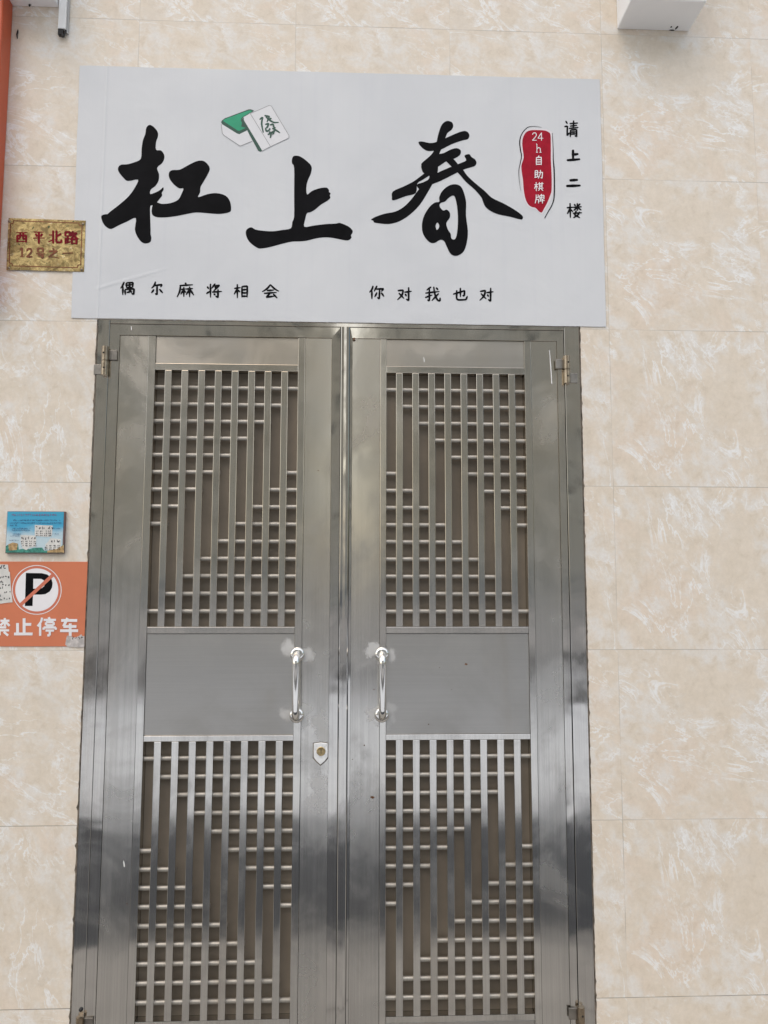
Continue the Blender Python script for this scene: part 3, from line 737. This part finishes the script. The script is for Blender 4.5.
def scribble(name, rows, Z, y, mat, parent, wid, seedv):
    rnd = random.Random(seedv); p = Pen(y, .00001)
    for (xa, xb, yy, h) in rows:
        x = xa
        while x < xb:
            wd = rnd.uniform(.45, .8)*h
            for _ in range(3):
                a = (x+rnd.uniform(0, wd), yy+rnd.uniform(-h/2, h/2)); c = (x+rnd.uniform(0, wd), yy+rnd.uniform(-h/2, h/2))
                if math.hypot(a[0]-c[0], a[1]-c[1]) > h*.3: p.ribbon([Z(a), Z(c)], wid, (1, 1, 1), False, False)
            x += h*rnd.uniform(.85, 1.15)
    return p.build(name, mat, parent)
scribble('title_line', [(130, 560, 98, 18)], Z7, FY-.0003, plain('print_purple', (.20, .12, .24), .5), inf, .0020, 1)
scribble('small_print', [(145, 585, 150, 14), (115, 600, 176, 12), (115, 175, 198, 12), (140, 310, 228, 13), (135, 310, 245, 12), (140, 215, 282, 9), (120, 205, 300, 9), (115, 200, 342, 9), (535, 595, 228, 9), (535, 595, 282, 9)], Z7, FY-.0003, plain('print_navy', (.03, .07, .17), .5), inf, .0016, 2)
scribble('slip_print', [(360, 510, 222, 30), (225, 355, 322, 30), (505, 596, 350, 26)]+[(a, a+22, yy, 14) for yy in (255, 275, 295) for a in (362, 402, 442, 482)]+[(a, a+20, yy, 13) for yy in (352, 372, 392) for a in (222, 262, 302, 342)]+[(a, a+20, yy, 12) for yy in (392, 410, 426) for a in (450, 490, 530, 570)], Z7, FY-.0004, plain('print_black', (.03, .03, .035), .6), inf, .0019, 3)

# ------------------------------------------------------------------ no parking sign
Z8 = zoomed(0, 555, 8.084)
sx1, sz1 = wall(87.9, 561.8); sz0 = wall(40, 646.4)[1]; sx0 = -1.135
SY = -.0022
ps = thing('no_parking_sign', 'orange no parking sign with crossed out letter and white characters', 'sign', ((sx0+sx1)/2, SY, sz0))
b = MB(); b.prism([(sx0, sz0), (sx1-.001, sz0), (sx1, sz1), (sx0, sz1)], SY, -.0006, .0003); b.build('sign_panel', m_orange, ps)
def ring(r, n=72): return [Z8((300+r*math.cos(2*math.pi*i/n), 282+r*math.sin(2*math.pi*i/n))) for i in range(n)]
k = MB(); k.flat([ring(200), ring(194)], SY-.0003); k.flat([ring(174)], SY-.0003); disc = k.build('prohibition_disc', m_wink, ps)
k = MB(); k.flat([ring(192), ring(175)], SY-.0003); k.build('prohibition_ring', m_pslash, ps)
out = tr('212,145 340,147 385,158 415,182 428,225 424,262 405,295 370,316 335,320 270,320 266,412 204,412')
hole = tr('272,192 335,193 358,205 366,228 360,252 340,268 318,272 271,272')
k = MB(); k.flat([[Z8(p) for p in out], [Z8(p) for p in hole]], SY-.0005); k.build('letter', m_ink, ps)
pen = Pen(SY-.0007); pen.ribbon([Z8((166, 406)), Z8((432, 160))], .0105, (1, 1, 1), False); pen.build('slash_bar', m_pslash, ps)
pen = Pen(SY-.0003)
for ch, x in (('禁', (-84, 506, 84, 655)), ('止', (114, 508, 270, 646)), ('停', (303, 503, 459, 656)), ('车', (486, 508, 638, 656))):
    pen.glyph(ch, tuple(a/8.084+(0 if i % 2 == 0 else 555) for i, a in enumerate(x)), .0085 if ch not in '禁停' else .0068, (1, 1, 1), False)
pen.build('sign_lettering', m_wink, ps)
# paper bits stuck on it
x, z = Z8((50, 392))
st = thing('paper_flyer', 'torn white printed flyer stuck on the left of the no parking sign', 'flyer', (x, SY-.001, z))
k = MB(); k.prism([Z8(p) for p in tr('-120,72 68,78 74,132 84,140 92,260 106,382 60,386 0,395 -120,402')], SY-.0014, SY-.0009); k.build('paper_sheet', m_paper, st)
scribble('small_print', [(0, 60, 98, 34), (5, 78, 180, 20), (25, 80, 240, 20), (30, 80, 298, 22), (30, 88, 352, 22), (0, 18, 190, 18), (0, 20, 215, 18), (0, 20, 265, 18), (0, 22, 325, 26), (0, 20, 360, 16)], Z8, SY-.0017, plain('flyer_print', (.05, .05, .05), .7), st, .0028, 5)
x, z = Z8((610, 745))
st = thing('sticker_remnant', 'scraped grey sticker remnant on the lower right corner of the no parking sign', 'sticker', (x, SY-.001, z))
k = MB(); k.flat([[Z8(p) for p in tr('545,650 575,655 600,668 640,655 660,640 668,655 685,655 684,740 640,748 600,742 560,745 530,725 535,690')]], SY-.0005); k.build('paper_residue', m_paper2, st)
scribble('residue_print', [(585, 680, 672, 24)], Z8, SY-.0008, m_ink, st, .0016, 9)

# ------------------------------------------------------------------ orange light box at the left edge, conduit and wire ends
ox, _ = wall(13.6, 5, -.0); oz1 = wall(8, 2.0)[1]; oz0 = wall(3, 310)[1]
lb = thing('light_box_sign', 'tall orange light box sign mounted on the wall at the left edge', 'sign', (ox-.25, -.03, oz0))
b = MB(); b.box(ox-.5, ox, -.07, -.001, oz0, oz1, .006, 3); b.build('box_body', m_orbox, lb)
b = MB(); b.box(ox-.47, ox-.03, -.0725, -.0701, oz0+.03, oz1-.03, .001); b.build('face_panel', plain('lightbox_face', (.70, .60, .55), .4), lb)
x0, _ = wall(60.2, 15); x1, zc = wall(67.4, 28)
zc -= .014
cdt = thing('cable_conduit', 'white plastic cable conduit with black cable end hanging down the wall at the top', 'conduit', ((x0+x1)/2, -.02, zc))
b = MB(); b.box(x0, x1, -.016, -.0006, zc, 3.897, .002)
b.build('conduit_channel', m_conduit, cdt)
b = MB(); b.box(x1+.0006, x1+.0062, -.007, -.0006, zc-.01, 3.897, .001); b.build('conduit_cover', plain('grey_plastic', (.45, .45, .44), .5), cdt)
xm = (x0+x1)/2
b = MB(); b.box(x0+.001, x1-.007, -.017, -.004, zc-.022, zc-.0005, .002)
b.tube([(x1-.002, -.008, zc), (x1-.0025, -.010, zc-.012), (x1-.006, -.011, zc-.026)], .0022, 8)
xe, ze = wall(64, 38.3); b.tube([(xe-.003, -.012, zc-.020), (xe, -.013, ze+.006), (xe, -.013, ze+.003), (xe, -.013, ze-.004)], [.002, .003, .005, .0045], 10)
b.build('cable_end', m_dark, cdt)
x, z = wall(17.6, 39); zt_ = wall(17.6, 30)[1]
wr = MB(); wr.tube([(x, -.001, zt_), (x+.0008, -.004, (z+zt_)/2+.006), (x-.0006, -.005, (z+zt_)/2-.004), (x, -.002, z)], [.0014, .0026, .0026, .0012], 8)
tag(wr.build('wire_stub', m_dark), 'short black wire stub on the wall beside the orange light box', 'wire')
x, z = wall(32, 5)
wr = MB(); wr.tube([(x-.004, -.012, bz2-.0062), (x, -.014, bz2-.004), (x+.002, -.012, bz2-.0015)], [.0026, .0022, .0016], 8); wr.tube([(x-.003, -.012, bz2-.004), (x-.0035, -.012, bz2+.001)], .0022, 8)
tag(wr.build('wire_hook', m_dark), 'tiny black wire hook under the white beam at the upper left', 'wire')

# ------------------------------------------------------------------ ground and the street behind the camera (seen only as reflections)
def sheet(name, x0, x1, y0, y1, z, mat):
    k = MB(); k.add([(x0, y0, z), (x1, y0, z), (x1, y1, z), (x0, y1, z)], [(0, 1, 2, 3)])
    o = k.build(name, mat); o['kind'] = 'structure'; return o
sheet('ground', -300, 300, -300, 60, -.16, ground_material('earth', (.10, .09, .07), (.15, .14, .11), .8))
def slab(name, x0, x1, y0, y1, z0, z1, mat):
    k = MB(); k.box(x0, x1, y0, y1, z0, z1, .006); o = k.build(name, mat); o['kind'] = 'structure'; return o
slab('porch_floor', -12, 12, -1.2, .06, -.15, 0, ground_material('floor_tile', (.26, .25, .235), (.34, .33, .31), 5, .6))
slab('dark_reflection_band', -12, 12, -3.1, -1.202, -.15, -.012, ground_material('dark_band_ground', (.016, .02, .026), (.032, .037, .045), 14))  # added dark strip, placed to make the dark band reflected in the steel
slab('pavement', -30, 30, -9.0, -3.102, -.158, -.035, ground_material('concrete_paving', (.56, .58, .60), (.68, .70, .72), 2, .5))
sheet('road', -200, 200, -16, -9.004, -.155, ground_material('asphalt', (.045, .045, .046), (.07, .07, .07), 6))
slab('far_pavement', -90, 90, -75, -16.004, -.158, -.03, ground_material('far_paving', (.30, .29, .28), (.38, .37, .36), 2, .5))
m_glass = plain('window_glass', (.02, .03, .04), .08, 0, .2, 1, .8)
m_sill = plain('window_frame', (.55, .55, .54), .5)
for i, (x0, x1, hgt, colr, nm, lab) in enumerate(((-48, -1.5, 44, (.86, .79, .68), 'sky_blocking_building', 'unseen beige building across the square, made tall to block sky from reflections'), (1.5, 52, 40, (.84, .78, .68), 'sky_blocking_building', 'unseen tan building across the square, made tall to block sky from reflections'))):
    t = thing(nm, lab, 'building', ((x0+x1)/2, -80, -.03))  # unseen block, height raised to keep bright sky out of the steel's reflection
    k = MB(); k.box(x0, x1, -90, -75, -.16, hgt, .05); k.build('wall', plain('render_paint', colr, .8, 0, .1, .6), t)
    k = MB(); k.box(x0-.3, x1+.3, -90.3, -74.7, hgt+.003, hgt+.5, .03); k.build('parapet', m_white, t)
    x = x0+1
    while x < x1-2:
        z = 3.6
        while z < hgt-1.5:
            k = MB(); k.box(x, x+1.6, -74.998, -74.94, z, z+1.5, .01); fr = k.build('window_frame', m_sill, t)
            k = MB(); k.box(x+.08, x+1.52, -74.938, -74.93, z+.08, z+1.42, 0); k.build('pane', m_glass, fr); z += 4.0
        k = MB(); k.box(x-.2, x+1.9, -74.998, -74.92, 0, 2.7, .01); k.build('shutter', plain('roller_shutter', (.16, .19, .24), .5, 0, .1), t)
        x += 4.6

# ------------------------------------------------------------------ light
W = bpy.data.worlds.new('World'); S.world = W; W.use_nodes = True
nt = W.node_tree; bg = nt.nodes['Background']
sky = nt.nodes.new('ShaderNodeTexSky'); sky.sky_type = 'NISHITA'; sky.sun_disc = False
SUN_EL, SUN_AZ = R(56), R(-150)        # veiled sun high over the street, azimuth from +y towards +x
sky.sun_elevation = SUN_EL; sky.sun_rotation = SUN_AZ
sky.air_density = 1.4; sky.dust_density = 3.5; sky.ozone_density = 1.0
nt.links.new(sky.outputs[0], bg.inputs[0]); bg.inputs[1].default_value = .145
sl = bpy.data.lights.new('sun', 'SUN'); sl.energy = 2.45; sl.angle = R(150); sl.color = (1, .97, .93)
so = bpy.data.objects.new('sun', sl); COL.objects.link(so)
dirv = Vector((math.sin(SUN_AZ)*math.cos(SUN_EL), math.cos(SUN_AZ)*math.cos(SUN_EL), math.sin(SUN_EL)))
so.rotation_euler = dirv.to_track_quat('Z', 'Y').to_euler(); so.location = dirv*20
S.view_settings.view_transform = 'Standard'; S.view_settings.look = 'None'; S.view_settings.exposure = 0
S.cycles.max_bounces = 10; S.cycles.diffuse_bounces = 6; S.cycles.glossy_bounces = 6
